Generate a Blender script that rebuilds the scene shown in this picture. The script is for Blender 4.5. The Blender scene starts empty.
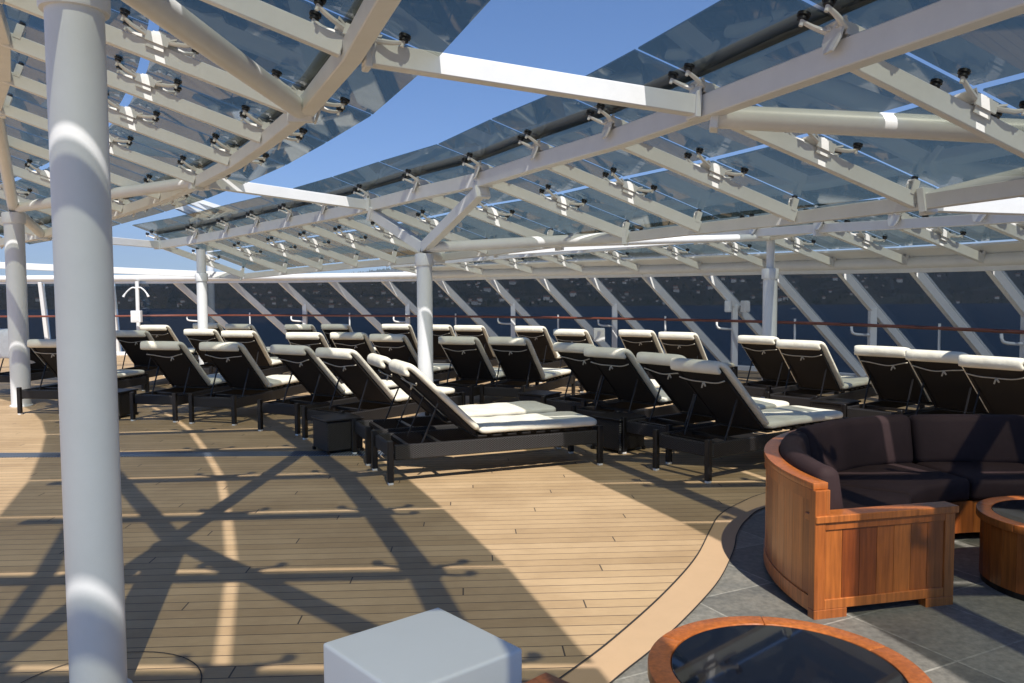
import bpy, bmesh, math, random
from mathutils import Vector, Matrix, noise
random.seed(7)
V = Vector
sc = bpy.context.scene
C = sc.collection
D2R = math.radians

# ------------------------------------------------------------------ helpers
def tag(o, label=None, cat=None, group=None, kind=None):
    if label: o['label'] = label
    if cat: o['category'] = cat
    if group: o['group'] = group
    if kind: o['kind'] = kind
    return o

def empty(name, loc=(0, 0, 0), rz=0.0, label=None, cat=None, group=None, kind=None):
    o = bpy.data.objects.new(name, None); C.objects.link(o)
    o.empty_display_size = .2
    o.location = loc; o.rotation_euler = (0, 0, rz)
    return tag(o, label, cat, group, kind)

def obj(name, bm, mat, parent=None, smooth=False, angle=None, world=False):
    me = bpy.data.meshes.new(name)
    bmesh.ops.recalc_face_normals(bm, faces=bm.faces)
    bm.to_mesh(me); bm.free()
    if smooth:
        for p in me.polygons: p.use_smooth = True
        if angle is not None:
            try: me.set_sharp_from_angle(angle=D2R(angle))
            except Exception: pass
    me.materials.append(mat)
    o = bpy.data.objects.new(name, me); C.objects.link(o)
    if parent is not None:
        o.parent = parent
        if world:   # mesh given in world coordinates under a placed parent
            m = Matrix.Translation(parent.location) @ Matrix.Rotation(parent.rotation_euler[2], 4, 'Z')
            me.transform(m.inverted())
    return o

def hexa(bm, c):   # 8 corners: bottom 4, top 4
    v = [bm.verts.new(p) for p in c]
    for f in ((0, 3, 2, 1), (4, 5, 6, 7), (0, 1, 5, 4), (1, 2, 6, 5), (2, 3, 7, 6), (3, 0, 4, 7)):
        bm.faces.new([v[i] for i in f])
    return v

def box(bm, lo, hi, bev=0.0, seg=1):
    x0, y0, z0 = lo; x1, y1, z1 = hi
    b = bm if not bev else bmesh.new()
    hexa(b, [(x0, y0, z0), (x1, y0, z0), (x1, y1, z0), (x0, y1, z0), (x0, y0, z1), (x1, y0, z1), (x1, y1, z1), (x0, y1, z1)])
    if bev:
        bmesh.ops.bevel(b, geom=b.edges[:], offset=bev, segments=seg, profile=.6, affect='EDGES')
        join(bm, b)

def join(bm, b, M=None):
    mp = {}
    for v in b.verts: mp[v] = bm.verts.new(M @ v.co if M else v.co)
    for f in b.faces:
        try: bm.faces.new([mp[v] for v in f.verts])
        except ValueError: pass
    b.free()

def frame_of(d, up=V((0, 0, 1))):
    d = d.normalized()
    s = d.cross(up)
    if s.length < 1e-4: s = V((1, 0, 0))
    s.normalize(); n = s.cross(d).normalized()
    return s, n

def beam(bm, p0, p1, w, h, bev=.006):
    p0, p1 = V(p0), V(p1); d = p1 - p0; L = d.length
    s, n = frame_of(d)
    b = bmesh.new()
    box(b, (0, -w / 2, -h / 2), (L, w / 2, h / 2))
    if bev: bmesh.ops.bevel(b, geom=b.edges[:], offset=bev, segments=1, affect='EDGES')
    d.normalize()
    M = Matrix((( d.x, s.x, n.x, p0.x), (d.y, s.y, n.y, p0.y), (d.z, s.z, n.z, p0.z), (0, 0, 0, 1)))
    join(bm, b, M)

def sweep_rect(bm, pts, w, h):
    pts = [V(p) for p in pts]; rings = []
    for i, p in enumerate(pts):
        a = pts[max(i - 1, 0)]; b = pts[min(i + 1, len(pts) - 1)]
        s, n = frame_of(b - a)
        e = min(w, h) * .06
        r = []
        for (u, v) in ((-w/2+e, -h/2), (w/2-e, -h/2), (w/2, -h/2+e), (w/2, h/2-e), (w/2-e, h/2), (-w/2+e, h/2), (-w/2, h/2-e), (-w/2, -h/2+e)):
            r.append(bm.verts.new(p + s * u + n * v))
        rings.append(r)
    N = 8
    for i in range(len(rings) - 1):
        for j in range(N):
            bm.faces.new([rings[i][j], rings[i][(j + 1) % N], rings[i + 1][(j + 1) % N], rings[i + 1][j]])
    bm.faces.new(rings[0]); bm.faces.new(rings[-1])

def tube(bm, pts, r, n=16, caps=True):
    pts = [V(p) for p in pts]; rings = []
    if not isinstance(r, (list, tuple)): r = [r] * len(pts)
    for i, p in enumerate(pts):
        a = pts[max(i - 1, 0)]; b = pts[min(i + 1, len(pts) - 1)]
        s, nn = frame_of(b - a)
        rings.append([bm.verts.new(p + (s * math.cos(2 * math.pi * j / n) + nn * math.sin(2 * math.pi * j / n)) * r[i]) for j in range(n)])
    for i in range(len(rings) - 1):
        for j in range(n):
            bm.faces.new([rings[i][j], rings[i][(j + 1) % n], rings[i + 1][(j + 1) % n], rings[i + 1][j]])
    if caps: bm.faces.new(rings[0]); bm.faces.new(rings[-1])

def lathe(bm, prof, n=32, c=(0, 0, 0)):
    rings = []
    for r, z in prof:
        rings.append([bm.verts.new((c[0] + r * math.cos(2 * math.pi * j / n), c[1] + r * math.sin(2 * math.pi * j / n), c[2] + z)) for j in range(n)])
    for i in range(len(rings) - 1):
        for j in range(n):
            bm.faces.new([rings[i][j], rings[i][(j + 1) % n], rings[i + 1][(j + 1) % n], rings[i + 1][j]])
    bm.faces.new(rings[0]); bm.faces.new(rings[-1])

def poly(bm, pts, z):
    bm.faces.new([bm.verts.new((p[0], p[1], z)) for p in pts])

def catmull(P, n=6):
    P = [V(p) for p in P]; out = []
    for i in range(len(P) - 1):
        a = P[max(i - 1, 0)]; b = P[i]; c = P[i + 1]; d = P[min(i + 2, len(P) - 1)]
        for k in range(n):
            t = k / n
            out.append(.5 * ((2 * b) + (c - a) * t + (2 * a - 5 * b + 4 * c - d) * t * t + (-a + 3 * b - 3 * c + d) * t ** 3))
    out.append(P[-1]); return out

def copy_tree(o, parent=None):
    c = o.copy(); C.objects.link(c); c.parent = parent
    for ch in [x for x in KIDS.get(o.name, [])]: copy_tree(ch, c)
    return c
KIDS = {}
def index_kids(o):
    KIDS[o.name] = list(o.children)
    for ch in o.children: index_kids(ch)

# ------------------------------------------------------------------ materials
def mat(name):
    m = bpy.data.materials.new(name); m.use_nodes = True
    nt = m.node_tree; b = nt.nodes['Principled BSDF']
    return m, nt, b
def node(nt, t, **k):
    n = nt.nodes.new(t)
    for a, b in k.items(): setattr(n, a, b)
    return n
def mixc(nt, fac, a, b, mode='MIX'):
    n = node(nt, 'ShaderNodeMix', data_type='RGBA', blend_type=mode)
    for i, v in ((0, fac), (6, a), (7, b)):
        if isinstance(v, bpy.types.NodeSocket): nt.links.new(v, n.inputs[i])
        else: n.inputs[i].default_value = v if i == 0 else (*v, 1)
    return n.outputs[2]
def math_(nt, op, a, b=None, c=None):
    n = node(nt, 'ShaderNodeMath', operation=op)
    for i, v in enumerate((a, b, c)):
        if v is None: continue
        if isinstance(v, bpy.types.NodeSocket): nt.links.new(v, n.inputs[i])
        else: n.inputs[i].default_value = v
    return n.outputs[0]
def coords(nt, kind='Object', rot=0, scale=(1, 1, 1)):
    tc = node(nt, 'ShaderNodeTexCoord'); mp = node(nt, 'ShaderNodeMapping')
    mp.inputs['Rotation'].default_value = (0, 0, rot); mp.inputs['Scale'].default_value = scale
    nt.links.new(tc.outputs[kind], mp.inputs[0]); return mp.outputs[0]
def noise_(nt, vec, scale, detail=3, rough=.5):
    n = node(nt, 'ShaderNodeTexNoise'); n.inputs['Scale'].default_value = scale
    n.inputs['Detail'].default_value = detail; n.inputs['Roughness'].default_value = rough
    if vec is not None: nt.links.new(vec, n.inputs['Vector'])
    return n.outputs[0]
def ramp(nt, fac, p0, c0, p1, c1):
    r = node(nt, 'ShaderNodeValToRGB'); e = r.color_ramp.elements
    e[0].position = p0; e[0].color = (*c0, 1); e[1].position = p1; e[1].color = (*c1, 1)
    nt.links.new(fac, r.inputs[0]); return r.outputs[0]
def bump(nt, b, h, strength=.3, dist=.01):
    n = node(nt, 'ShaderNodeBump'); n.inputs['Strength'].default_value = strength; n.inputs['Distance'].default_value = dist
    nt.links.new(h, n.inputs['Height']); nt.links.new(n.outputs[0], b.inputs['Normal'])

def simple(name, col, rough=.5, var=.08, nscale=6, metal=0, bmp=0, bscale=200, coat=0):
    m, nt, b = mat(name)
    v = coords(nt)
    n = noise_(nt, v, nscale, 6, .68)
    dk = tuple(c * (1 - var) for c in col); lt = tuple(min(1, c * (1 + var)) for c in col)
    nt.links.new(ramp(nt, n, .3, dk, .7, lt), b.inputs['Base Color'])
    b.inputs['Roughness'].default_value = rough; b.inputs['Metallic'].default_value = metal
    if coat: b.inputs['Coat Weight'].default_value = coat
    if bmp: bump(nt, b, noise_(nt, v, bscale, 3), bmp, .004)
    return m

M_white = simple('white_painted_steel', (.76, .765, .75), .38, .05, 3, bmp=.08, bscale=30)
M_white2 = simple('column_paint', (.74, .75, .74), .42, .04, 2.5, bmp=.08, bscale=25)
M_steel = simple('bracket_steel', (.74, .73, .70), .35, .08, 12)
M_black = simple('black_rubber', (.012, .012, .014), .35, .2, 20)
M_darkmetal = simple('dark_bronze_frame', (.007, .0055, .005), .45, .25, 10)
M_sling = simple('dark_back_sling', (.009, .006, .005), .8, .2, 40, bmp=.2, bscale=400)
M_cord = simple('cream_cord', (.55, .5, .4), .8, .1, 30)
M_caulk = simple('dark_caulk', (.035, .03, .026), .7, .2, 10)
M_plastic = simple('white_plastic', (.88, .88, .87), .45, .02, 2, bmp=.03, bscale=60)
M_gutter = simple('grey_gutter', (.20, .21, .23), .35, .1, 6)
M_rail = simple('varnished_rail', (.20, .055, .03), .3, .2, 8, coat=.4)
M_house = simple('pale_render', (.55, .50, .44), .8, .2, .05)
M_housew = simple('white_render', (.75, .72, .68), .8, .1, .05)
M_roof = simple('tile_roof', (.28, .12, .07), .8, .2, .1)
M_towel = simple('white_towel', (.75, .77, .80), .9, .08, 12, bmp=.5, bscale=60)

# cushions
def cushion_mat():
    m, nt, b = mat('cream_cushion')
    v = coords(nt)
    n = noise_(nt, v, 5, 4)
    nt.links.new(ramp(nt, n, .3, (.74, .69, .55), .7, (.86, .82, .68)), b.inputs['Base Color'])
    b.inputs['Roughness'].default_value = .85
    n2 = noise_(nt, v, 14, 3); n3 = noise_(nt, v, 300, 2)
    bump(nt, b, math_(nt, 'ADD', n2, math_(nt, 'MULTIPLY', n3, .12)), .55, .012)
    return m
M_cush = cushion_mat()

def wicker_mat():
    m, nt, b = mat('dark_wicker')
    tc = node(nt, 'ShaderNodeTexCoord')
    sx = node(nt, 'ShaderNodeSeparateXYZ'); nt.links.new(tc.outputs['Object'], sx.inputs[0])
    a = math_(nt, 'SINE', math_(nt, 'MULTIPLY', math_(nt, 'ADD', sx.outputs[0], sx.outputs[1]), 2 * math.pi / .028))
    c = math_(nt, 'SINE', math_(nt, 'MULTIPLY', sx.outputs[2], 2 * math.pi / .018))
    w = math_(nt, 'MULTIPLY', a, c)
    nt.links.new(ramp(nt, w, .0, (.006, .005, .005), .9, (.036, .031, .030)), b.inputs['Base Color'])
    b.inputs['Roughness'].default_value = .5
    bump(nt, b, w, .8, .004)
    return m
M_wicker = wicker_mat()

def glass_mat(name, tint, refl=.05, power=4.0):
    m, nt, b = mat(name); nt.nodes.remove(b)
    out = nt.nodes['Material Output']
    tr = node(nt, 'ShaderNodeBsdfTransparent'); tr.inputs[0].default_value = (*tint, 1)
    gl = node(nt, 'ShaderNodeBsdfGlossy'); gl.inputs['Roughness'].default_value = .015
    gl.inputs[0].default_value = (.92, .95, 1, 1)
    lw = node(nt, 'ShaderNodeLayerWeight'); lw.inputs[0].default_value = .5
    f = math_(nt, 'ADD', math_(nt, 'MULTIPLY', math_(nt, 'POWER', lw.outputs['Facing'], power), .55), refl)
    mx = node(nt, 'ShaderNodeMixShader')
    nt.links.new(f, mx.inputs[0]); nt.links.new(tr.outputs[0], mx.inputs[1]); nt.links.new(gl.outputs[0], mx.inputs[2])
    nt.links.new(mx.outputs[0], out.inputs[0])
    return m
M_glass = glass_mat('tinted_roof_glass', (.515, .525, .48), .045, 5)
M_wglass = glass_mat('tinted_screen_glass', (.36, .385, .41), .010, 6)
M_clear = glass_mat('clear_edge_glass', (.72, .82, .92), .05)

def wood_mat(name, c0, c1, rough=.35):
    m, nt, b = mat(name)
    g = node(nt, 'ShaderNodeNewGeometry')
    v = coords(nt, 'Object', 0, (1, 1, .06))
    gr = noise_(nt, v, 55, 4, .6)
    base = ramp(nt, g.outputs['Random Per Island'], 0, c0, 1, c1)
    grc = ramp(nt, gr, .3, (.62, .60, .58), .7, (1.12, 1.1, 1.08))
    col = mixc(nt, 1.0, base, grc, 'MULTIPLY')
    v2 = coords(nt); blot = ramp(nt, noise_(nt, v2, 4, 3), .3, (.82, .8, .78), .7, (1.1, 1.1, 1.1))
    nt.links.new(mixc(nt, 1.0, col, blot, 'MULTIPLY'), b.inputs['Base Color'])
    b.inputs['Roughness'].default_value = rough; b.inputs['Coat Weight'].default_value = .25
    b.inputs['Coat Roughness'].default_value = .25
    bump(nt, b, gr, .15, .002)
    return m
M_teak = wood_mat('varnished_teak', (.25, .058, .011), (.58, .178, .033))
M_rimwood = wood_mat('teak_rim', (.42, .118, .022), (.53, .165, .034))

def fabric_mat():
    m, nt, b = mat('aubergine_fabric')
    v = coords(nt)
    n = noise_(nt, v, 3, 4)
    nt.links.new(ramp(nt, n, .3, (.026, .014, .014), .7, (.042, .023, .023)), b.inputs['Base Color'])
    b.inputs['Roughness'].default_value = .8
    b.inputs['Specular IOR Level'].default_value = .25
    bump(nt, b, math_(nt, 'ADD', noise_(nt, v, 7, 3), math_(nt, 'MULTIPLY', noise_(nt, v, 500, 2), .1)), .4, .01)
    return m
M_fab = fabric_mat()

def deck_mat():
    m, nt, b = mat('composite_planks')
    v = coords(nt, 'Object', -math.atan(.055))
    s = node(nt, 'ShaderNodeSeparateXYZ'); nt.links.new(v, s.inputs[0])
    X, Y = s.outputs[0], s.outputs[1]
    PW, PL = .112, 3.6
    yy = math_(nt, 'DIVIDE', Y, PW); row = math_(nt, 'FLOOR', yy); fy = math_(nt, 'FRACT', yy)
    off = math_(nt, 'MULTIPLY', math_(nt, 'FRACT', math_(nt, 'MULTIPLY', row, .09)), 1.0)
    hop = math_(nt, 'MULTIPLY', math_(nt, 'MODULO', math_(nt, 'ABSOLUTE', row), 2.0), .5)
    xx = math_(nt, 'ADD', math_(nt, 'DIVIDE', X, PL), math_(nt, 'ADD', off, hop))
    col = math_(nt, 'FLOOR', xx); fx = math_(nt, 'FRACT', xx)
    wn = node(nt, 'ShaderNodeTexWhiteNoise', noise_dimensions='2D')
    cb = node(nt, 'ShaderNodeCombineXYZ'); nt.links.new(row, cb.inputs[0]); nt.links.new(col, cb.inputs[1]); nt.links.new(cb.outputs[0], wn.inputs['Vector'])
    base = ramp(nt, wn.outputs['Value'], 0, (.450, .308, .168), 1, (.545, .385, .220))
    v3 = coords(nt, 'Object', -math.atan(.055), (.12, 1, 1))
    gr = noise_(nt, v3, 90, 4, .6)
    base = mixc(nt, 1, base, ramp(nt, gr, .25, (.90, .90, .89), .75, (1.06, 1.06, 1.06)), 'MULTIPLY')
    vv = coords(nt); st = noise_(nt, vv, 1.3, 5, .65)
    base = mixc(nt, 1, base, ramp(nt, st, .34, (.84, .82, .80), .60, (1.03, 1.03, 1.03)), 'MULTIPLY')
    cy = math_(nt, 'LESS_THAN', math_(nt, 'MINIMUM', fy, math_(nt, 'SUBTRACT', 1, fy)), .030)
    cx = math_(nt, 'LESS_THAN', math_(nt, 'MINIMUM', fx, math_(nt, 'SUBTRACT', 1, fx)), .0011)
    cm = math_(nt, 'MAXIMUM', cy, cx)
    nt.links.new(mixc(nt, cm, base, (.075, .055, .04)), b.inputs['Base Color'])
    b.inputs['Roughness'].default_value = .62
    bump(nt, b, math_(nt, 'SUBTRACT', math_(nt, 'MULTIPLY', gr, .2), cm), .25, .002)
    return m
M_deck = deck_mat()
M_band = simple('plain_deck_margin', (.53, .36, .21), .6, .05, 2.5, bmp=.1, bscale=80)

def slate_mat():
    m, nt, b = mat('grey_slate_tiles')
    v = coords(nt, 'Object', D2R(-27))
    br = node(nt, 'ShaderNodeTexBrick'); br.offset = 0.0
    nt.links.new(v, br.inputs[0])
    br.inputs['Scale'].default_value = 1; br.inputs['Mortar Size'].default_value = .006
    br.inputs['Brick Width'].default_value = .56; br.inputs['Row Height'].default_value = .56
    br.inputs['Color1'].default_value = (.130, .126, .115, 1); br.inputs['Color2'].default_value = (.235, .225, .20, 1)
    br.inputs['Mortar'].default_value = (.31, .30, .27, 1); br.inputs['Mortar Smooth'].default_value = .2
    v2 = coords(nt)
    n1 = noise_(nt, v2, 2.2, 6, .7); n2 = noise_(nt, v2, 26, 6, .7)
    c = mixc(nt, 1, br.outputs[0], ramp(nt, n1, .3, (.72, .75, .76), .68, (1.24, 1.2, 1.12)), 'MULTIPLY')
    c = mixc(nt, 1, c, ramp(nt, n2, .3, (.66, .67, .67), .68, (1.28, 1.27, 1.25)), 'MULTIPLY')
    nt.links.new(c, b.inputs['Base Color']); b.inputs['Roughness'].default_value = .5
    bump(nt, b, math_(nt, 'ADD', n2, math_(nt, 'MULTIPLY', br.outputs['Fac'], -.8)), .35, .005)
    return m
M_slate = slate_mat()

def sea_mat():
    m, nt, b = mat('sea_water')
    v = coords(nt)
    nt.links.new(ramp(nt, noise_(nt, v, .004, 4), .3, (.010, .026, .050), .7, (.015, .038, .068)), b.inputs['Base Color'])
    b.inputs['Roughness'].default_value = .35
    bump(nt, b, noise_(nt, v, .25, 5, .6), .6, 1.0)
    return m
M_sea = sea_mat()
def hill_mat():
    m, nt, b = mat('wooded_hillside')
    v = coords(nt)
    c = ramp(nt, noise_(nt, v, .012, 6, .7), .35, (.022, .030, .022), .65, (.075, .070, .052))
    nt.links.new(c, b.inputs['Base Color']); b.inputs['Roughness'].default_value = .95
    return m
M_hill = hill_mat()
def drain_mat():
    m, nt, b = mat('steel_grating')
    v = coords(nt); s = node(nt, 'ShaderNodeSeparateXYZ'); nt.links.new(v, s.inputs[0])
    f = math_(nt, 'FRACT', math_(nt, 'DIVIDE', s.outputs[0], .03))
    g = math_(nt, 'LESS_THAN', f, .45)
    nt.links.new(mixc(nt, g, (.22, .26, .32), (.04, .05, .07)), b.inputs['Base Color'])
    b.inputs['Metallic'].default_value = .5; b.inputs['Roughness'].default_value = .4
    return m
M_drain = drain_mat()
m, nt, b = mat('black_table_glass'); M_tglass = m
b.inputs['Base Color'].default_value = (.006, .007, .012, 1); b.inputs['Roughness'].default_value = .03; b.inputs['IOR'].default_value = 1.6

# ------------------------------------------------------------------ canopy skeleton (measured frame nodes, metres)
B1 = {-5: (3.35, -.25, 3.0), -4: (3.12, 1.0, 3.0), -3: (2.80, 2.28, 3.0), -2: (2.40, 3.52, 3.0), -1: (1.93, 4.75, 3.01), 0: (1.42, 6.0, 3.0), 1: (.94, 7.3, 3.02), 2: (.33, 8.5, 3.03),
      3: (-.32, 9.7, 3.01), 4: (-1.18, 10.8, 2.99), 5: (-2.03, 11.85, 2.94), 6: (-2.86, 12.8, 2.90), 7: (-3.65, 13.7, 2.88), 8: (-4.48, 14.6, 2.86),
      9: (-5.33, 15.5, 2.83), 10: (-6.27, 16.4, 2.79), 11: (-7.4, 17.15, 2.72)}
B2 = {0: (3.3, 6.62, 2.37), 1: (2.77, 7.87, 2.37), 2: (2.11, 9.0, 2.36), 3: (1.50, 10.25, 2.36), 4: (.60, 11.35, 2.35)}
TB = {-5: 8, -4: 10, -3: 12, -2: 14, -1: 16, 5: 24, 6: 27, 7: 30, 8: 33, 9: 36, 10: 39, 11: 42}
for k, a in TB.items():
    p = B1[k]; B2[k] = (p[0] + 1.85 * math.cos(D2R(a)), p[1] + 1.85 * math.sin(D2R(a)), p[2] - .635)
A2 = {-6: (1.35, -2.8, 3.25), -5: (1.10, -1.5, 3.25), -4: (.80, -.2, 3.25), -3: (.45, 1.1, 3.24), -2: (.05, 2.42, 3.22), -1: (-.45, 3.76, 3.2), 0: (-.98, 5.1, 3.15), 1: (-1.63, 6.45, 3.09), 2: (-2.28, 7.7, 3.11),
      3: (-3.0, 8.9, 3.09), 4: (-3.84, 10.1, 3.06), 5: (-4.75, 11.2, 3.0), 6: (-5.75, 12.2, 2.93), 7: (-6.85, 13.1, 2.83), 8: (-8.0, 13.9, 2.7), 9: (-9.25, 14.6, 2.6)}
TA = {-6: 8, -5: 9, -4: 11, -3: 13, -2: 15, -1: 17, 0: 19, 1: 20, 2: 22, 3: 25, 4: 28, 5: 32, 6: 36, 7: 40, 8: 44, 9: 48}
A1 = {k: (p[0] - 2.12 * math.cos(D2R(TA[k])), p[1] - 2.12 * math.sin(D2R(TA[k])), p[2] + .70) for k, p in A2.items()}
C1 = {-3: (6.1, 3.5, 2.35), -2: (5.85, 4.8, 2.35), -1: (5.60, 6.1, 2.36), 0: (5.33, 7.35, 2.38), 1: (4.99, 8.6, 2.41), 2: (4.66, 9.8, 2.46), 3: (4.25, 11.1, 2.52), 4: (3.75, 12.4, 2.56), 5: (3.18, 13.6, 2.56),
      6: (2.45, 14.75, 2.54), 7: (1.50, 15.7, 2.5), 8: (.50, 16.55, 2.47), 9: (-.48, 17.3, 2.43), 10: (-1.55, 18.0, 2.38), 11: (-2.75, 18.65, 2.32)}
C2 = {-3: (7.7, 4.2, 2.06), -2: (7.45, 5.5, 2.06), -1: (7.15, 6.9, 2.06), 0: (6.83, 8.2, 2.06), 1: (6.48, 9.45, 2.06), 2: (6.15, 10.55, 2.06), 3: (5.75, 11.75, 2.07), 4: (5.2, 13.0, 2.09), 5: (4.50, 14.25, 2.11), 6: (3.62, 15.4, 2.12), 7: (2.60, 16.35, 2.12),
      8: (1.55, 17.2, 2.13), 9: (.52, 18.0, 2.13), 10: (-.62, 18.75, 2.13), 11: (-1.88, 19.5, 2.12), 12: (-3.27, 20.2, 2.12), 13: (-4.72, 20.8, 2.12),
      14: (-6.15, 21.3, 2.12), 15: (-7.6, 21.7, 2.13), 16: (-9.2, 22.0, 2.13), 17: (-10.95, 22.2, 2.14), 18: (-13.0, 22.4, 2.15), 19: (-15.2, 22.5, 2.15)}
TC = {k: (18 + 1.1 * max(k, 0) if k < 6 else 25 + (k - 6) * 2.2) for k in C2}

GL = .185
def lerp(a, b, t): return V(a) + (V(b) - V(a)) * t

def spider(parent, P, u, v, rib_h, big=False):
    """glass clamp: cheeks on the rib, four curved arms, rods and black pads"""
    u = V(u).normalized(); v = V(v); n = u.cross(v).normalized()
    if n.z < 0: n = -n
    v = n.cross(u).normalized()
    k = 1.25 if big else 1.15
    M = Matrix(((u.x * k, v.x * k, n.x, P[0]), (u.y * k, v.y * k, n.y, P[1]), (u.z * k, v.z * k, n.z, P[2]), (0, 0, 0, 1)))
    h0 = rib_h / 2
    b = bmesh.new()
    for s in (-1, 1):   # cheek plates straddling the rib
        hexa(b, [(-.055, s * .040, h0 - .05), (.055, s * .040, h0 - .05), (.055, s * .050, h0 - .05), (-.055, s * .050, h0 - .05),
                 (-.04, s * .040, h0 + .075), (.04, s * .040, h0 + .075), (.04, s * .050, h0 + .075), (-.04, s * .050, h0 + .075)])
        hexa(b, [(-.07, s * .052, h0 - .01), (.07, s * .052, h0 - .01), (.07, s * .064, h0 - .01), (-.07, s * .064, h0 - .01),
                 (-.07, s * .052, h0 + .06), (.07, s * .052, h0 + .06), (.07, s * .064, h0 + .06), (-.07, s * .064, h0 + .06)])
    box(b, (-.045, -.06, h0 + .02), (.045, .06, h0 + .055))
    tube(b, [(0, 0, h0), (0, 0, h0 + .09)], .03, 10)
    tips = []
    for sx in (-1, 1):
        for sy in (-1, 1):
            t = V((sx * .215, sy * .090, GL - .048)); tips.append(t)
            q = catmull([(sx * .02, sy * .03, h0 + .03), (sx * .09, sy * .055, h0 + .035), (sx * .16, sy * .080, h0 + .045), t], 3)
            tube(b, q, [.021 - .009 * i / (len(q) - 1) for i in range(len(q))], 7)
            tube(b, [t - V((0, 0, .03)), t + V((0, 0, .055))], .010, 7)
    # plate web between the arms
    for sx in (-1, 1):
        hexa(b, [(sx * .03, -.045, h0 + .02), (sx * .11, -.085, h0 + .055), (sx * .11, .085, h0 + .055), (sx * .03, .045, h0 + .02),
                 (sx * .03, -.045, h0 + .035), (sx * .11, -.085, h0 + .068), (sx * .11, .085, h0 + .068), (sx * .03, .045, h0 + .035)])
    if big:
        w2 = .062; x0, x1 = -.098, -.086
        prof = [(-w2, h0 - .04), (-w2, h0 + .085), (w2, h0 + .085), (w2, h0 - .04), (.030, h0 - .115), (-.030, h0 - .115)]
        va = [b.verts.new((x0, y, z)) for y, z in prof]; vb = [b.verts.new((x1, y, z)) for y, z in prof]
        b.faces.new(va); b.faces.new(vb)
        for i in range(6): b.faces.new([va[i], va[(i + 1) % 6], vb[(i + 1) % 6], vb[i]])
        for yy in (-.026, .026):
            tube(b, [(-.099, yy, h0 + .035), (-.112, yy, h0 + .035)], .013, 8)
        box(b, (-.085, -.008, h0 - .03), (-.02, .008, h0 + .07))
    b.transform(M)
    o = obj('glass_clamp', b, M_steel, parent, smooth=True, angle=35)
    for t in tips:
        p = bmesh.new()
        tube(p, [t + V((0, 0, .008)), t + V((0, 0, .022))], .024, 12)
        tube(p, [t + V((0, 0, .030)), t + V((0, 0, .048))], .031, 12)
        p.transform(M)
        obj('pad', p, M_black, o, smooth=True, angle=35)
    return o

def post_clamp(parent, P, u, v, rib_h):
    u = V(u).normalized(); n = u.cross(V(v)).normalized()
    if n.z < 0: n = -n
    v = n.cross(u).normalized()
    M = Matrix(((u.x, v.x, n.x, P[0]), (u.y, v.y, n.y, P[1]), (u.z, v.z, n.z, P[2]), (0, 0, 0, 1)))
    h0 = rib_h / 2
    b = bmesh.new()
    for s in (-1, 1): box(b, (-.03, s * .032 - .006, h0 - .03), (.03, s * .032 + .006, GL - .042))
    box(b, (-.03, -.036, GL - .042), (.03, .036, GL - .030))
    tube(b, [(0, 0, h0 + .08), (0, 0, GL - .02)], .012, 8)
    b.transform(M)
    o = obj('post_clamp', b, M_steel, parent, smooth=True, angle=35)
    p = bmesh.new(); tube(p, [(0, 0, GL - .029), (0, 0, GL - .001)], .026, 12); p.transform(M)
    obj('pad', p, M_black, o, smooth=True, angle=35)

# glass height above the rib centre line
def glass_panel(parent, p00, p10, p11, p01, g0u, g1u, gv, name='glass_panel', m=None, th=.014):
    """p00->p10 along the frame k, p01->p11 along frame k+1; shrink by gaps"""
    a, b_, c, d = V(p00), V(p10), V(p11), V(p01)
    lu = ((b_ - a).length + (c - d).length) / 2; lv = ((d - a).length + (c - b_).length) / 2
    t0, t1, s = g0u / lu, 1 - g1u / lu, gv / lv
    def P(t, w): return (a.lerp(b_, t)).lerp(d.lerp(c, t), w)
    q = [P(t0, s), P(t1, s), P(t1, 1 - s), P(t0, 1 - s)]
    n = (q[1] - q[0]).cross(q[3] - q[0]).normalized()
    if n.z < 0: n = -n
    bm = bmesh.new()
    hexa(bm, [x for x in q] + [x + n * th for x in q])
    return obj(name, bm, m or M_glass, parent)

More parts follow.
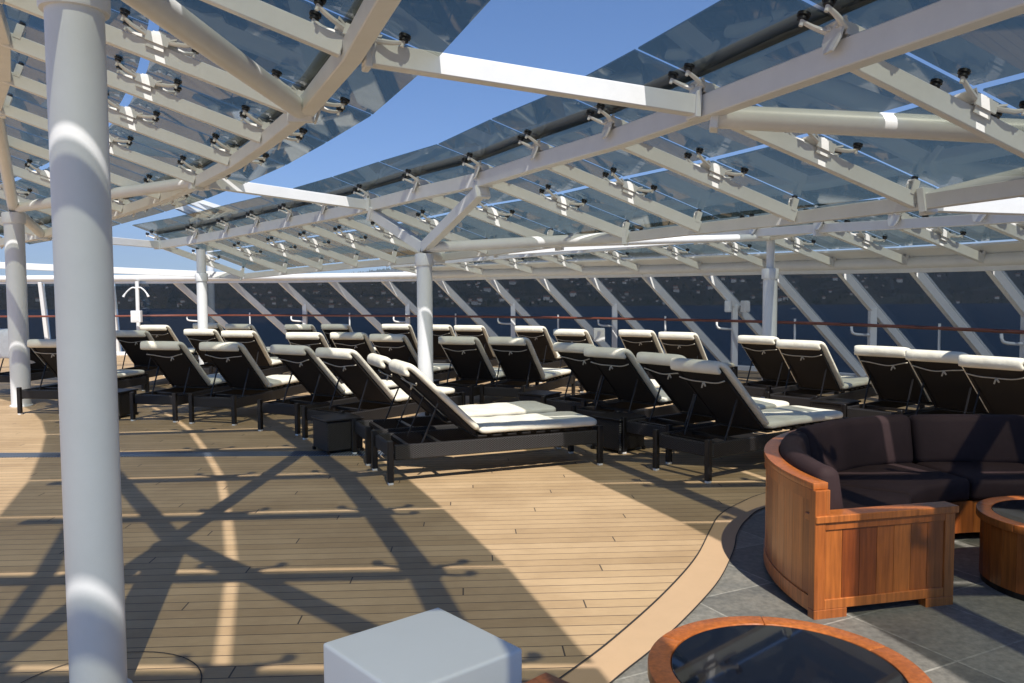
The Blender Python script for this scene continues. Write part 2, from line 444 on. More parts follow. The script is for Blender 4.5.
def sail(name, label, E0, E1, ks, over0, over1, mids, w0, h0, w1, h1, rw, rh, clamp_edge=True, group='glass roof sails over the sun deck', extra=0.0, gut=.055):
    """E0/E1 edge beams; ribs between them; panels above with clamps"""
    root = empty(name, E0[ks[len(ks) // 2]][:2] + (0,), 0, label, 'glass canopy', group)
    root.location = (0, 0, 0)
    e0 = bmesh.new(); sweep_rect(e0, [E0[k] for k in ks], w0, h0); obj('edge_beam', e0, M_white, root)
    gp = []
    for k in ks:
        p, q = V(E0[k]), V(E1[k]); d = (q - p).normalized(); gp.append(p - d * gut + V((0, 0, GL + .075)))
    if gut: g_ = bmesh.new(); tube(g_, gp, .06, 12); obj('gutter_pipe', g_, M_gutter, root, True, 60)
    e1 = bmesh.new(); sweep_rect(e1, [E1[k] for k in ks], w1, h1); obj('edge_beam', e1, M_white, root)
    for i, k in enumerate(ks):
        p, q = V(E0[k]), V(E1[k]); d = (q - p); L = d.length; d.normalize()
        b = bmesh.new(); beam(b, p + d * (w0 * .5 + .002), q - d * (w1 * .5 - .0) + d * extra, rw, rh)
        obj('rib', b, M_white, root)
        kk = ks[i + 1] if i + 1 < len(ks) else ks[i - 1]
        cv = V(E0[kk]) - p
        if clamp_edge: spider(root, p, d, cv, h0, True)
        for mt in mids: spider(root, p + d * (L * mt), d, cv, rh)
        post_clamp(root, q - d * .10, d, cv, rh)
    up = V((0, 0, GL))
    for i in range(len(ks) - 1):
        k, j = ks[i], ks[i + 1]
        def at(kk, s):
            p, q = V(E0[kk]), V(E1[kk]); d = (q - p).normalized(); return p + d * s
        Lk = (V(E1[k]) - V(E0[k])).length; Lj = (V(E1[j]) - V(E0[j])).length
        cuts = [(-over0, -over0)] + [(Lk * t, Lj * t) for t in mids] + [(Lk + over1, Lj + over1)]
        for c in range(len(cuts) - 1):
            g0 = 0 if c == 0 else .038; g1 = 0 if c == len(cuts) - 2 else .038
            glass_panel(root, at(k, cuts[c][0]) + up, at(k, cuts[c + 1][0]) + up, at(j, cuts[c + 1][1]) + up, at(j, cuts[c][1]) + up, g0, g1, .026)
    return root

R = lambda a, b: list(range(a, b + 1))
sailB = sail('canopy_sail', 'long curved glass canopy crossing the picture centre behind the open strip of sky', B1, B2, R(-5, 11), .59, .22, [.50], .12, .165, .09, .12, .062, .125)
sailA = sail('canopy_sail', 'glass canopy at upper left above the thick white column', A2, A1, R(-6, 9), .57, .62, [.50], .12, .13, .12, .12, .062, .125, extra=.45)
sailC = sail('canopy_sail', 'lowest glass canopy joining the raked windscreen at the far edge', C1, C2, R(-3, 11), .38, -.19, [.45], .10, .12, .02, .02, .06, .12, gut=0)

fb = bmesh.new(); kc = R(-3, 11)
for i in range(len(kc) - 1):
    def fp(k, s, dz):
        p, q = V(C1[k]), V(C2[k]); d = (q - p).normalized(); return q + d * s + V((0, 0, dz))
    hexa(fb, [fp(kc[i], -.20, .13), fp(kc[i], -.02, .075), fp(kc[i + 1], -.02, .075), fp(kc[i + 1], -.20, .13),
              fp(kc[i], -.20, .16), fp(kc[i], -.02, .105), fp(kc[i + 1], -.02, .105), fp(kc[i + 1], -.20, .16)])
bmesh.ops.remove_doubles(fb, verts=fb.verts, dist=1e-4)
obj('eaves_panel', fb, M_white, sailC)
# node plates where arms carry the edge beams
def plate(parent, P, s=.13):
    b = bmesh.new(); box(b, (P[0] - s, P[1] - s, P[2] - .115), (P[0] + s, P[1] + s, P[2] - .085), .008); obj('node_plate', b, M_white, parent)

# ------------------------------------------------------------------ tie beams over the gaps
def tie(p, q, label, w=.10, h=.14, stub=.0):
    root = empty('tie_beam', (0, 0, 0), 0, label, 'roof beam', 'tie beams bridging the gaps between canopies')
    p, q = V(p), V(q); d = (q - p).normalized()
    b = bmesh.new(); beam(b, p + d * .07, q - d * .065, w, h); obj('bar', b, M_white, root)
    for e, s in ((p, 1), (q, -1)):
        b = bmesh.new(); beam(b, e + d * s * .075, e + d * s * .12, w + .04, h + .05); obj('end_plate', b, M_white, root)
    return root
tie(A2[0], B1[0], 'long white tie beam crossing the blue sky at top centre')
tie(A2[4], B1[5], 'sunlit white tie beam crossing the sky gap at mid left')
tie(A2[8], B1[11], 'upper short white beam beside the left tip of the central canopy')
tie((-13.0, 17.0, 2.42), B2[11], 'lower short white beam running left from the central canopy tip')
tie(B2[0], C1[0], 'bright white tie beam at the right edge below the central canopy')
tie(B2[5], C1[5], 'bright white tie beam above the far loungers in the middle distance')
tie(A2[-4], B1[-4], 'tie beam overhead just behind the viewpoint')

# ------------------------------------------------------------------ columns
def column(base, r, top, hub, arms, label, collar=None, thin=None):
    root = empty('canopy_column', (base[0], base[1], 0), 0, label, 'column', 'white columns carrying the canopies')
    b = bmesh.new(); lathe(b, [(r, .02), (r, top)], 40); obj('shaft', b, M_white2, root, True, 40)
    b = bmesh.new(); lathe(b, [(r + .02, .0), (r + .02, .018), (r + .005, .024), (r + .003, .0241)], 40); obj('base_plate', b, M_white2, root, True, 40)
    b = bmesh.new(); lathe(b, [(r + .018, top - .16), (r + .022, top - .15), (r + .022, top - .02), (r + .012, top), (.02, top)], 40); obj('collar', b, M_white, root, True, 40)
    if thin:
        b = bmesh.new(); lathe(b, [(thin, top), (thin, hub[2] - .05)], 24); obj('neck', b, M_white, root, True, 40)
    for (e, ar, kind) in arms:
        b = bmesh.new(); h = V(hub)
        d = (V(e) - h).normalized()
        if kind == 't': tube(b, [h, V(e) - d * .05], ar, 20)
        else: beam(b, h, V(e) - d * .03, ar * 1.7, ar * 2)
        obj('arm', b, M_white, root, kind == 't', 40, world=True)
        b = bmesh.new(); beam(b, V(e) - d * .10, V(e) - d * .04, .20, .20); obj('end_plate', b, M_white, root, world=True)
    return root
low = lambda p, dz=.10: (p[0], p[1], p[2] - dz)
column((-1.72, 3.27), .107, 2.93, (-1.72, 3.27, 3.03), [(A2[1], .075, 't'), (A1[1], .075, 't'), (A2[-3], .075, 't'), (A1[-3], .075, 't')], 'thick white round column standing close at the left of the picture')
column((-7.42, 12.17), .135, 2.9, (-7.42, 12.17, 2.97), [(A2[4], .075, 't'), (A1[4], .075, 't'), (A2[8], .075, 't')], 'white column at the far left edge with a lounger against it')
column((-1.18, 11.0), .105, 2.2, (-1.18, 11.0, 2.28), [(low(B1[3]), .07, 'b'), (low(B1[5]), .07, 'b'), (B2[3], .07, 't'), (B2[6], .07, 't')], 'slim white column forking into branches in the middle of the loungers')
column((3.98, 12.5), .108, 2.02, (3.98, 12.5, 2.5), [(C1[5], .05, 't'), (C1[3], .05, 't'), (B2[4], .055, 't')], 'white column with a narrow neck at the right before the windscreen', thin=.062)
column((-6.22, 16.3), .10, 2.1, (-6.22, 16.3, 2.62), [], 'thin distant white column under the left end of the central canopy', thin=.09)
column((4.3, 5.3), .122, 2.56, (4.3, 5.3, 2.62), [(low(B1[0], .06), .085, 't'), (B2[0], .075, 't'), (B1[-3], .085, 't'), (B2[-2], .075, 't')], 'white column beside the sofa whose branches reach in from the right edge')
column((-7.6, 4.0), .122, 2.9, (-7.6, 4.0, 3.0), [((-5.2, 5.6, 3.7), .075, 't')], 'white column standing beyond the left edge of the picture')

# sunlit lattice seen through the gap behind the central canopy tip
def DD(x, y, Yd):
    return ((x - 512) / 810 * Yd, Yd, 1.65 + (295 - y) / 810 * Yd)
root = empty('lattice_mast', (0, 0, 0), 0, 'small sunlit white lattice frame glimpsed in the sky gap above the canopy tip', 'mast')
root.location = (-9.6, 27.0, 0)
b = bmesh.new()
P = lambda x, y, dz=0: DD(x, y, 27 + dz)
for (a, c) in (((186, 196), (240, 214)), ((190, 201), (228, 216)), ((176, 203), (216, 217)), ((200, 216), (236, 232)), ((180, 207), (205, 218))):
    beam(b, P(*a), P(*c, 1.2), .14, .14)
obj('boom', b, M_white, root, world=True)
b = bmesh.new()
for (a, c) in (((164, 205), (192, 197)), ((192, 221), (214, 213)), ((204, 228), (222, 214)), ((214, 222), (232, 212))):
    beam(b, P(*a), P(*c, .6), .10, .12)
obj('brace', b, M_white, root, world=True)
b = bmesh.new(); tube(b, [P(212, 222, .4), (P(212, 222, .4)[0], P(212, 222, .4)[1], 0)], .12, 12); obj('mast_pole', b, M_white, root, True, 40, world=True)

# ------------------------------------------------------------------ raked windscreen
ws = empty('windscreen', (0, 0, 0), 0, 'raked glass windscreen with slanted white mullions along the far deck edge', 'windscreen')
ks = R(-3, 19)
b = bmesh.new(); tube(b, [C2[k] for k in ks], .085, 18); obj('top_tube', b, M_white, ws, True, 60)
b = bmesh.new(); sweep_rect(b, [(C2[k][0] + .03, C2[k][1] + .04, C2[k][2] - .06) for k in ks], .10, .17); obj('fascia', b, M_white, ws)
def U(k): a = D2R(TC[k]); return V((math.cos(a), math.sin(a), 0))
SL = .88
def foot(k, z=0.0, off=0.0):
    p = V(C2[k]); t = (p.z - z) / SL
    if k > 16: n = V((-.05, 1, 0)); return p + n * (.3 if z < 1 else .15) * (p.z - z) / 2 + V((0, 0, -(p.z - z)))
    return p + U(k) * (t + off) + V((0, 0, -(p.z - z)))
for k in ks:
    if k > 16: continue
    b = bmesh.new(); beam(b, V(C2[k]) + (foot(k) - V(C2[k])).normalized() * .06, foot(k, .05), .085, .17); obj('mullion', b, M_white, ws)
for i in range(len(ks) - 1):
    k, j = ks[i], ks[i + 1]
    b = bmesh.new()
    a0, a1, c0, c1 = foot(k, 2.0), foot(k, .08), foot(j, 2.0), foot(j, .08)
    g = .05
    e = (c0 - a0).normalized() * g; e2 = (c1 - a1).normalized() * g
    n = V((.03, .045, .02))
    q = [a1 + e2 + n, c1 - e2 + n, c0 - e + n, a0 + e + n]
    nn = (q[1] - q[0]).cross(q[3] - q[0]).normalized() * .014
    hexa(b, q + [x + nn for x in q]); obj('glass_pane', b, M_wglass, ws)
for k in (17, 18, 19):
    b = bmesh.new(); p = foot(k, 0); beam(b, (C2[k][0], C2[k][1], 2.05), (p.x, p.y, .02), .10, .10); obj('mullion', b, M_white, ws)
for k in (17, 18):
    b = bmesh.new(); p = lerp(C2[k], C2[k - 1], .55); beam(b, (p.x, p.y, 2.05), (p.x - .03, p.y + .1, .02), .22, .05); obj('joint_strip', b, M_clear, ws)
b = bmesh.new(); sweep_rect(b, [foot(k, .05) for k in ks if k != 99], .14, .10); obj('sill', b, M_white, ws)

# handrail along the windscreen
hr = empty('handrail', (0, 0, 0), 0, 'thin varnished wooden handrail on white posts in front of the windscreen', 'railing')
rp = []
for k in ks:
    if k <= 16: p = V(C2[k]) + U(k) * .62
    else: p = V(C2[k]) + V((.0, -.25, 0))
    rp.append(V((p.x, p.y, 1.11)))
b = bmesh.new(); tube(b, catmull(rp, 3), .027, 10); obj('rail', b, M_rail, hr, True, 60)
spk = None
for i, k in enumerate(ks):
    if k > 16: continue
    if k % 2 == 0:
        p = V(C2[k]) + U(k) * .78; top = C2[k][2] - .78 * SL
        b = bmesh.new(); beam(b, (p.x, p.y, .0), (p.x, p.y, top - .02), .11, .11); obj('post', b, M_white, hr)
        r0 = rp[i]
        b = bmesh.new(); tube(b, catmull([(p.x, p.y, .95), (p.x * .5 + r0.x * .5 - .09, p.y * .5 + r0.y * .5, .95), (r0.x - .20, r0.y - .02, .98), (r0.x - .22, r0.y, 1.085)], 4), .022, 8)
        obj('bracket', b, M_white, hr, True, 50)
    else:
        r0 = rp[i]
        b = bmesh.new(); tube(b, [(r0.x, r0.y, 0), (r0.x, r0.y, 1.18)], .02, 8); obj('stanchion', b, M_white, hr, True, 50)

# loudspeakers on a rail post, a junction box, a floodlight
def speaker(p, rz, label):
    root = empty('loudspeaker', p, rz, label, 'loudspeaker', 'pair of loudspeakers on a rail post')
    b = bmesh.new(); hexa(b, [(-.06, -.09, 0), (.06, -.09, 0), (.075, .05, 0), (-.075, .05, 0), (-.06, -.09, .22), (.06, -.09, .22), (.075, .05, .22), (-.075, .05, .22)])
    bmesh.ops.bevel(b, geom=b.edges[:], offset=.012, segments=2, affect='EDGES'); obj('cabinet', b, M_white, root)
    b = bmesh.new(); box(b, (-.045, -.098, .02), (.045, -.092, .20)); obj('grille', b, M_steel, root)
    b = bmesh.new(); tube(b, [(0, .05, .11), (0, .14, .11)], .02, 8); obj('mount', b, M_darkmetal, root)
p6 = V(C2[6]) + U(6) * .78
speaker((p6.x - .17, p6.y - .16, 1.28), D2R(-20), 'small white loudspeaker on the left of the rail post at right of centre')
speaker((p6.x + .15, p6.y - .16, 1.28), D2R(20), 'small white loudspeaker on the right of the rail post at right of centre')
def post_box(p, label, s=.2):
    root = empty('junction_box', p, 0, label, 'equipment box', 'white boxes mounted along the windscreen')
    b = bmesh.new(); box(b, (-s / 2, -.08, 0), (s / 2, .06, s * 1.2), .015, 2); obj('housing', b, M_white, root)
    b = bmesh.new(); box(b, (-s * .35, -.088, s * .15), (s * .35, -.081, s * 1.05)); obj('cover', b, M_steel, root)
p8 = V(C2[8]) + U(8) * .78
post_box((p8.x - .35, p8.y - .12, .62), 'white equipment box low on a windscreen post in the middle', .24)
post_box((-10.0, 21.6, .95), 'rounded white box beside the twin armed pole at left', .26)
lp = empty('lamp_pole', (-10.15, 22.0, 0), 0, 'white pole with two drooping lamp arms at far left', 'lamp')
b = bmesh.new(); tube(b, [(0, 0, 0), (0, 0, 2.05)], .05, 12); obj('pole', b, M_white, lp, True, 50)
for s in (-1, 1):
    b = bmesh.new(); tube(b, catmull([(0, 0, 1.84), (s * .10, -.04, 1.88), (s * .22, -.06, 1.80), (s * .30, -.08, 1.70)], 4), .02, 8); obj('arm', b, M_white, lp, True, 50)
    b = bmesh.new(); tube(b, [(s * .29, -.08, 1.72), (s * .34, -.09, 1.63)], [.02, .035], 10); obj('lamp_head', b, M_white, lp, True, 50)

# ------------------------------------------------------------------ decks and floor
outline = [foot(k, 0) for k in ks if k <= 16] + [V((-11.2, 22.7, 0)), V((-15.5, 23.0, 0))]
pts = [(p.x, p.y) for p in outline] + [(-22, 23.0), (-22, -14), (13, -14), (12, 0)]
b = bmesh.new(); poly(b, pts, 0)
r = bmesh.ops.extrude_face_region(b, geom=b.faces[:]); bmesh.ops.translate(b, verts=[e for e in r['geom'] if isinstance(e, bmesh.types.BMVert)], vec=(0, 0, -.3))
tag(obj('deck', b, M_deck), kind='structure')
b = bmesh.new(); cx = [(p[0] * .985 - .1, p[1] * .985 - .1) for p in pts]; poly(b, cx, -.31)
r = bmesh.ops.extrude_face_region(b, geom=b.faces[:]); bmesh.ops.translate(b, verts=[e for e in r['geom'] if isinstance(e, bmesh.types.BMVert)], vec=(0, 0, -36))
tag(obj('hull', b, M_white), kind='structure')
inner = catmull([(x, y, 0) for x, y in [(-1.6, -6), (-1.4, -2), (-1.05, .6), (-.62, 2.0), (-.22, 2.8), (.21, 3.38), (.48, 3.77), (.83, 4.35), (1.14, 4.95), (1.38, 5.55), (1.53, 5.9), (1.74, 6.2), (2.07, 6.55), (2.6, 6.85), (3.3, 7.0), (4.2, 6.9), (5.2, 6.4), (6.6, 5.6), (8.5, 5.0), (11.5, 4.6)]], 8)
outer = catmull([(x, y, 0) for x, y in [(-1.35, -6), (-1.15, -2), (-.80, .5), (-.37, 1.85), (.03, 2.75), (.42, 3.35), (.67, 3.70), (.97, 4.18), (1.20, 4.60), (1.41, 5.10), (1.53, 5.45), (1.70, 5.80), (1.95, 6.13), (2.6, 6.53), (3.3, 6.68), (4.2, 6.58), (5.1, 6.1), (6.5, 5.3), (8.4, 4.7), (11.4, 4.3)]], 8)
b = bmesh.new(); poly(b, [(p.x, p.y) for p in inner] + [(11.5, -13.9), (-1.6, -13.9)], .004)
bmesh.ops.triangulate(b, faces=b.faces[:]); tag(obj('slate_paving', b, M_slate), kind='structure')
def ribbon(name, L0, L1, z, m):
    b = bmesh.new(); a = [b.verts.new((p.x, p.y, z)) for p in L0]; c = [b.verts.new((p.x, p.y, z)) for p in L1]
    for i in range(len(a) - 1): b.faces.new([a[i], c[i], c[i + 1], a[i + 1]])
    tag(obj(name, b, m), kind='structure')
ribbon('deck_margin', inner, outer, .008, M_band)
def offs(L, d):
    out = []
    for i, p in enumerate(L):
        t = (L[min(i + 1, len(L) - 1)] - L[max(i - 1, 0)]).normalized(); out.append(p + V((-t.y, t.x, 0)) * d)
    return out
ribbon('deck_seam', inner, offs(inner, .009), .012, M_caulk)
ribbon('deck_seam', outer, offs(outer, -.007), .012, M_caulk)
ring = [V((-1.72 + .40 * math.cos(t / 48 * 2 * math.pi), 3.27 + .40 * math.sin(t / 48 * 2 * math.pi), 0)) for t in range(49)]
ribbon('deck_seam', ring, offs(ring, .006), .004, M_caulk)
dr = [V((x, 8.36 + .0 * x, 0)) for x in (-20, -10, -5, -1.25)]
b = bmesh.new(); box(b, (-20, 8.24, -.01), (-1.2, 8.47, .006)); tag(obj('drain_channel', b, M_drain), kind='structure')

# ------------------------------------------------------------------ sun loungers
def loft_cushion(path, width, th, ends=(1, 1)):
    """rounded pad following a path in the xz plane"""
    bm = bmesh.new(); path = [V(p) for p in path]; n = len(path)
    L = [0]
    for i in range(1, n): L.append(L[-1] + (path[i] - path[i - 1]).length)
    rings = []; M = 28; XM = max(q.x for q in path); XN = min(q.x for q in path)
    for i, p in enumerate(path):
        t = (path[min(i + 1, n - 1)] - path[max(i - 1, 0)]).normalized()
        nn = V((-t.z, 0, t.x))
        e = 1.0
        if ends[0]: e = min(e, math.sqrt(max(0.0, 1 - max(0, 1 - L[i] / .04) ** 2)) if L[i] < .04 else 1)
        if ends[1]:
            r = L[-1] - L[i]
            e = min(e, math.sqrt(max(0.0, 1 - max(0, 1 - r / .04) ** 2)) if r < .04 else 1)
        e = max(e, .25)
        wy = width / 2 - (1 - e) * .04 - (max(0, 1 - (p.x - XN) / .11) ** 2 * .045 if path[-1].x < path[0].x else max(0, 1 - (XM - p.x) / .09) ** 2 * .05); hz = th / 2 * e
        ring = []
        for j in range(M):
            a = 2 * math.pi * j / M; c, s = math.cos(a), math.sin(a)
            y = wy * (abs(c) ** .25) * (1 if c >= 0 else -1)
            z = hz * (abs(s) ** .55) * (1 if s >= 0 else -1)
            ring.append(bm.verts.new(p + V((0, y, 0)) + nn * z))
        rings.append(ring)
    for i in range(n - 1):
        for j in range(M): bm.faces.new([rings[i][j], rings[i][(j + 1) % M], rings[i + 1][(j + 1) % M], rings[i + 1][j]])
    bm.faces.new(rings[0]); bm.faces.new(rings[-1])
    return bm
def dense(P, step=.02):
    out = []; P = [V(p) for p in P]
    for i in range(len(P) - 1):
        k = max(1, int((P[i + 1] - P[i]).length / step))
        for j in range(k): out.append(P[i].lerp(P[i + 1], j / k))
    out.append(P[-1]); return out

HINGE = .80
def make_lounger(variant=0):
    t = empty('sun_lounger', (0, 0, 0))
    W = .315; LN = 2.05
    b = bmesh.new()
    for s in (-1, 1): box(b, (.035, s * W - .02, .215), (LN - .035, s * W + .02, .345), .008)
    for x in (.02, LN - .02): box(b, (x - .02, -W + .03, .225), (x + .02, W - .03, .345), .008)
    obj('frame', b, M_wicker, t)
    for x in (0, LN):
        for s in (-1, 1):
            b = bmesh.new(); y = s * W
            box(b, (x - .026, y - .026, .02), (x + .026, y + .026, .385), .006)
            lg = obj('leg', b, M_darkmetal, t)
            b = bmesh.new(); box(b, (x - .022, y - .022, 0), (x + .022, y + .022, .021), .003)
            obj('foot_cap', b, M_steel, lg)
    b = bmesh.new()
    for i in range(9):
        x = HINGE + .06 + i * .145; box(b, (x - .045, -W + .02, .352), (x + .045, W - .02, .372), .004)
    box(b, (.15, -W + .03, .30), (.19, W - .03, .33)); box(b, (.45, -W + .03, .30), (.49, W - .03, .33))
    obj('slat_base', b, M_darkmetal, t)
    # backrest panel
    hz = .385; tx, tz = .175, .985
    d = V((tx - HINGE, 0, tz - hz)).normalized(); nn = V((-d.z, 0, d.x)); 
    if nn.x > 0: nn = -nn          # towards the back (head side, downwards)
    p0 = V((HINGE, 0, hz)); p1 = V((tx, 0, tz)); Lb = (p1 - p0).length
    b = bmesh.new()
    for s in (-1, 1): beam(b, p0 + V((0, s * (W - .055), 0)), p1 + V((0, s * (W - .055), 0)), .035, .03, .004)
    beam(b, p1 + V((0, -W + .07, 0)), p1 + V((0, W - .07, 0)), .03, .03, .004)
    q = [p0 + V((0, -W + .07, 0)), p1 + V((0, -W + .07, 0)), p1 + V((0, W - .07, 0)), p0 + V((0, W - .07, 0))]
    hexa(b, [x + nn * .004 for x in q] + [x - nn * .004 for x in q])
    obj('backrest', b, M_sling, t)
    m0 = p0.lerp(p1, .52)
    for s in (-1, 1):
        b = bmesh.new(); beam(b, m0 + V((0, s * (W - .075), 0)) + nn * .02, V((.30, s * (W - .075), .315)), .016, .012, 0); obj('support_strut', b, M_darkmetal, t)
    # cushions
    up = -nn
    a0 = p0 + up * .047 + d * .015; a1 = p1 + up * .047 + d * .0
    back = dense([a0, a1], .03) + [a1 + d * .022 + nn * .004, a1 + d * .032 + nn * .018, a1 + d * .032 + nn * .052, a1 + d * .018 + nn * .070, a1 - d * .02 + nn * .074, a1 - d * .045 + nn * .074]
    pth = dense(back, .014)
    # smooth the path
    for _ in range(5): pth = [pth[0]] + [(pth[i - 1] + pth[i] * 2 + pth[i + 1]) / 4 for i in range(1, len(pth) - 1)] + [pth[-1]]
    bm = loft_cushion(pth, .66, .060)
    obj('back_cushion', bm, M_cush, t, True)
    zs = .414
    st = dense([(HINGE + .03, 0, zs + .012), (HINGE + .10, 0, zs), (LN + (.005 if variant != 1 else -.1), 0, zs)], .014)
    bm = loft_cushion(st, .63, .074)
    for v in bm.verts:
        v.co.z += .0025 * math.sin(v.co.x * 21 + variant) * (1 if v.co.z > zs else .2) + 0.0025 * math.sin(v.co.y * 15 + v.co.x * 5)
    obj('seat_cushion', bm, M_cush, t, True)
    # tie cord drooping across the back
    b = bmesh.new(); cc = []
    for i in range(13):
        f = i / 12; y = -.27 + f * .54
        base = p1 - d * (.135 + .055 * math.sin(math.pi * f) + (.01 * math.sin(f * 9 + variant * 2))) + nn * .030
        cc.append(base + V((0, y, 0)))
    tube(b, cc, .0065, 6)
    k0 = cc[6 - variant]; tube(b, [k0, k0 + V((0, .015, -.05)) + nn * .008], .008, 6); tube(b, [k0, k0 + V((0, -.03, -.03)) + nn * .01], .008, 6)
    obj('tie_cord', b, M_cord, t, True)
    return t

LG = 'cream cushioned sun loungers on the deck'
LL = [  # head-top position, heading of the lounger (deg), variant, label
 (-1.04, 7.30, 21, 0, 'sun lounger nearest the camera, whole seat pad in bright sun'),
 (-1.38, 8.10, 22, 0, 'sun lounger just behind the nearest one, its sunlit seat pad showing beyond it'),
 (-2.03, 9.12, 52, 1, 'sun lounger left of the sunlit pair beside the dark wicker side tables'),
 (-2.72, 9.75, 60, 2, 'sun lounger second to the left of the sunlit pair'),
 (-3.80, 10.45, 76, 1, 'sun lounger third to the left of the sunlit pair, white seat end showing'),
 (-4.68, 10.72, 79, 2, 'sun lounger in the front line just right of the thick near column'),
 (-6.56, 11.37, 82, 0, 'sun lounger partly hidden between the thick column and the left edge column'),
 (-6.72, 14.20, 84, 1, 'sun lounger right of the thick column in the second line back'),
 (-7.45, 16.80, 84, 0, 'sun lounger far back at left beneath the twin armed pole'),
 (-5.68, 14.65, 82, 2, 'sun lounger in front of the thin distant column'),
 (-6.75, 17.80, 82, 0, 'sun lounger head just showing behind the thin distant column'),
 (-4.73, 13.90, 80, 0, 'sun lounger right of the thin distant column with bright pad end below it'),
 (-5.80, 17.10, 80, 1, 'sun lounger in the back line right of the thin distant column'),
 (-4.42, 16.70, 80, 2, 'sun lounger in the back line at left centre'),
 (-3.40, 13.10, 78, 1, 'sun lounger in the middle line left of the fork column, third from it'),
 (-3.68, 16.75, 79, 0, 'sun lounger in the back line left of the fork column, second from it'),
 (-2.66, 13.00, 75, 2, 'sun lounger in the middle line left of the fork column, second from it'),
 (-2.40, 16.60, 77, 1, 'sun lounger in the back line next left of the fork column'),
 (-1.93, 12.35, 70, 0, 'sun lounger in the middle line directly left of the fork column'),
 (-1.53, 16.10, 74, 2, 'sun lounger in the back line half hidden by the fork column'),
 (-.86, 15.70, 72, 0, 'sun lounger in the back line just right of the fork column'),
 (-.80, 11.55, 68, 1, 'sun lounger in the middle line directly right of the fork column'),
 (-.08, 11.35, 66, 0, 'sun lounger second to the right of the fork column with a grey seat pad showing'),
 (.31, 15.20, 66, 2, 'tall backed sun lounger in the back line at picture centre'),
 (.96, 13.75, 62, 0, 'sun lounger behind the centre pair in the line along the rail'),
 (.72, 9.85, 48, 2, 'left sun lounger of the pair in front of the white equipment box'),
 (1.02, 9.02, 46, 0, 'right sun lounger of the pair in front of the white equipment box'),
 (2.02, 13.35, 58, 1, 'left sun lounger of the far pair left of the narrow necked column'),
 (2.53, 12.50, 55, 0, 'right sun lounger of the far pair left of the narrow necked column'),
 (1.45, 8.10, 37, 1, 'left sun lounger of the pair just left of the wooden sofa'),
 (1.64, 7.30, 35, 0, 'sun lounger just left of the wooden sofa with a long white seat pad'),
 (3.40, 11.30, 41, 1, 'sun lounger directly below the narrow necked column'),
 (3.60, 10.20, 43, 0, 'sun lounger right of the narrow necked column with its pale seat end showing'),
 (4.08, 8.98, 39, 2, 'left sun lounger of the three behind the sofa'),
 (4.30, 8.25, 36, 1, 'middle sun lounger of the three behind the sofa'),
 (4.42, 7.48, 34, 0, 'right sun lounger of the three behind the sofa, cut by the picture edge'),
 (-8.55, 13.60, 84, 1, 'sun lounger at the very left edge with a white towel on its back'),
]
protos = {}
for v in (0, 1, 2): protos[v] = make_lounger(v)
for v in protos: index_kids(protos[v])
bpy.context.view_layer.update()
used = set()
for (x, y, a, v, lab) in LL:
    o = protos[v] if v not in used else copy_tree(protos[v])
    used.add(v); r = D2R(a + 1.6 * math.sin(x * 7.3 + y * 3.1))
    o.location = (x - .15 * math.cos(r), y - .15 * math.sin(r), 0); o.rotation_euler = (0, 0, r)
    tag(o, lab, 'sun lounger', LG)

# towels
def towel(x, y, z, rz, sx, sy, label, seed):
    b = bmesh.new(); N = 22
    bmesh.ops.create_grid(b, x_segments=N, y_segments=N, size=.5)
    for vv in b.verts:
        u, w = vv.co.x, vv.co.y
        h = .035 + .035 * noise.noise(V((u * 5, w * 5, seed))) + .02 * noise.noise(V((u * 12, w * 12, seed)))
        e = max(abs(u), abs(w)); h *= max(0, 1 - max(0, e - .40) / .1)
        vv.co = V((u * sx, w * sy, h))
    r = bmesh.ops.extrude_face_region(b, geom=b.faces[:]); 
    for e in r['geom']:
        if isinstance(e, bmesh.types.BMVert): e.co.z = max(e.co.z + .012, .014)
    o = obj('towel', b, M_towel, None, True); o.location = (x, y, z); o.rotation_euler = (0, 0, rz)
    tag(o, label, 'towel', 'white towels left on loungers')
towel(-6.62, 15.15, .455, D2R(84), .7, .45, 'crumpled white towel on the lounger right of the thick column', 1.3)
b = bmesh.new()
pp = [(0, 0, .45), (-.08, 0, .52), (-.30, 0, .76), (-.52, 0, 1.0), (-.58, 0, 1.08), (-.66, 0, 1.02), (-.67, 0, .8), (-.66, 0, .6)]
bm = loft_cushion(dense(catmull(pp, 4), .03), .5, .03)
o = obj('towel', bm, M_towel, None, True); a = D2R(84)
o.location = (-8.55 + .58 * math.cos(a), 13.60 + .58 * math.sin(a), .02); o.rotation_euler = (0, 0, a)
tag(o, 'white towel draped over the lounger back at the very left edge', 'towel', 'white towels left on loungers')
b.free()

# wicker side tables
def make_table():
    t = empty('side_table', (0, 0, 0))
    b = bmesh.new(); box(b, (-.20, -.20, .03), (.20, .20, .34), .012); obj('base', b, M_wicker, t)
    b = bmesh.new(); box(b, (-.215, -.215, .34), (.215, .215, .362), .008); obj('table_top', b, M_darkmetal, t)
    for sx in (-1, 1):
        for sy in (-1, 1):
            b = bmesh.new(); box(b, (sx * .19 - .015, sy * .19 - .015, 0), (sx * .19 + .015, sy * .19 + .015, .035)); obj('foot', b, M_darkmetal, t)
    return t
tp = make_table(); index_kids(tp)
TT = [(-1.86, 8.55, 35, 'dark wicker side table just left of the sunlit front loungers'), 
      (1.12, 8.52, 42, 'dark wicker side table between the two pairs left of the sofa'), (3.86, 9.62, 40, 'dark wicker side table left of the three loungers behind the sofa'),
      (2.92, 11.85, 50, 'dark wicker side table left of the narrow necked column'), (-5.45, 11.05, 80, 'dark wicker side table beside the thick near column'),
      (.36, 10.55, 55, 'dark wicker side table behind the centre pair of loungers'), (-1.36, 12.1, 68, 'dark wicker side table at the foot of the fork column')]
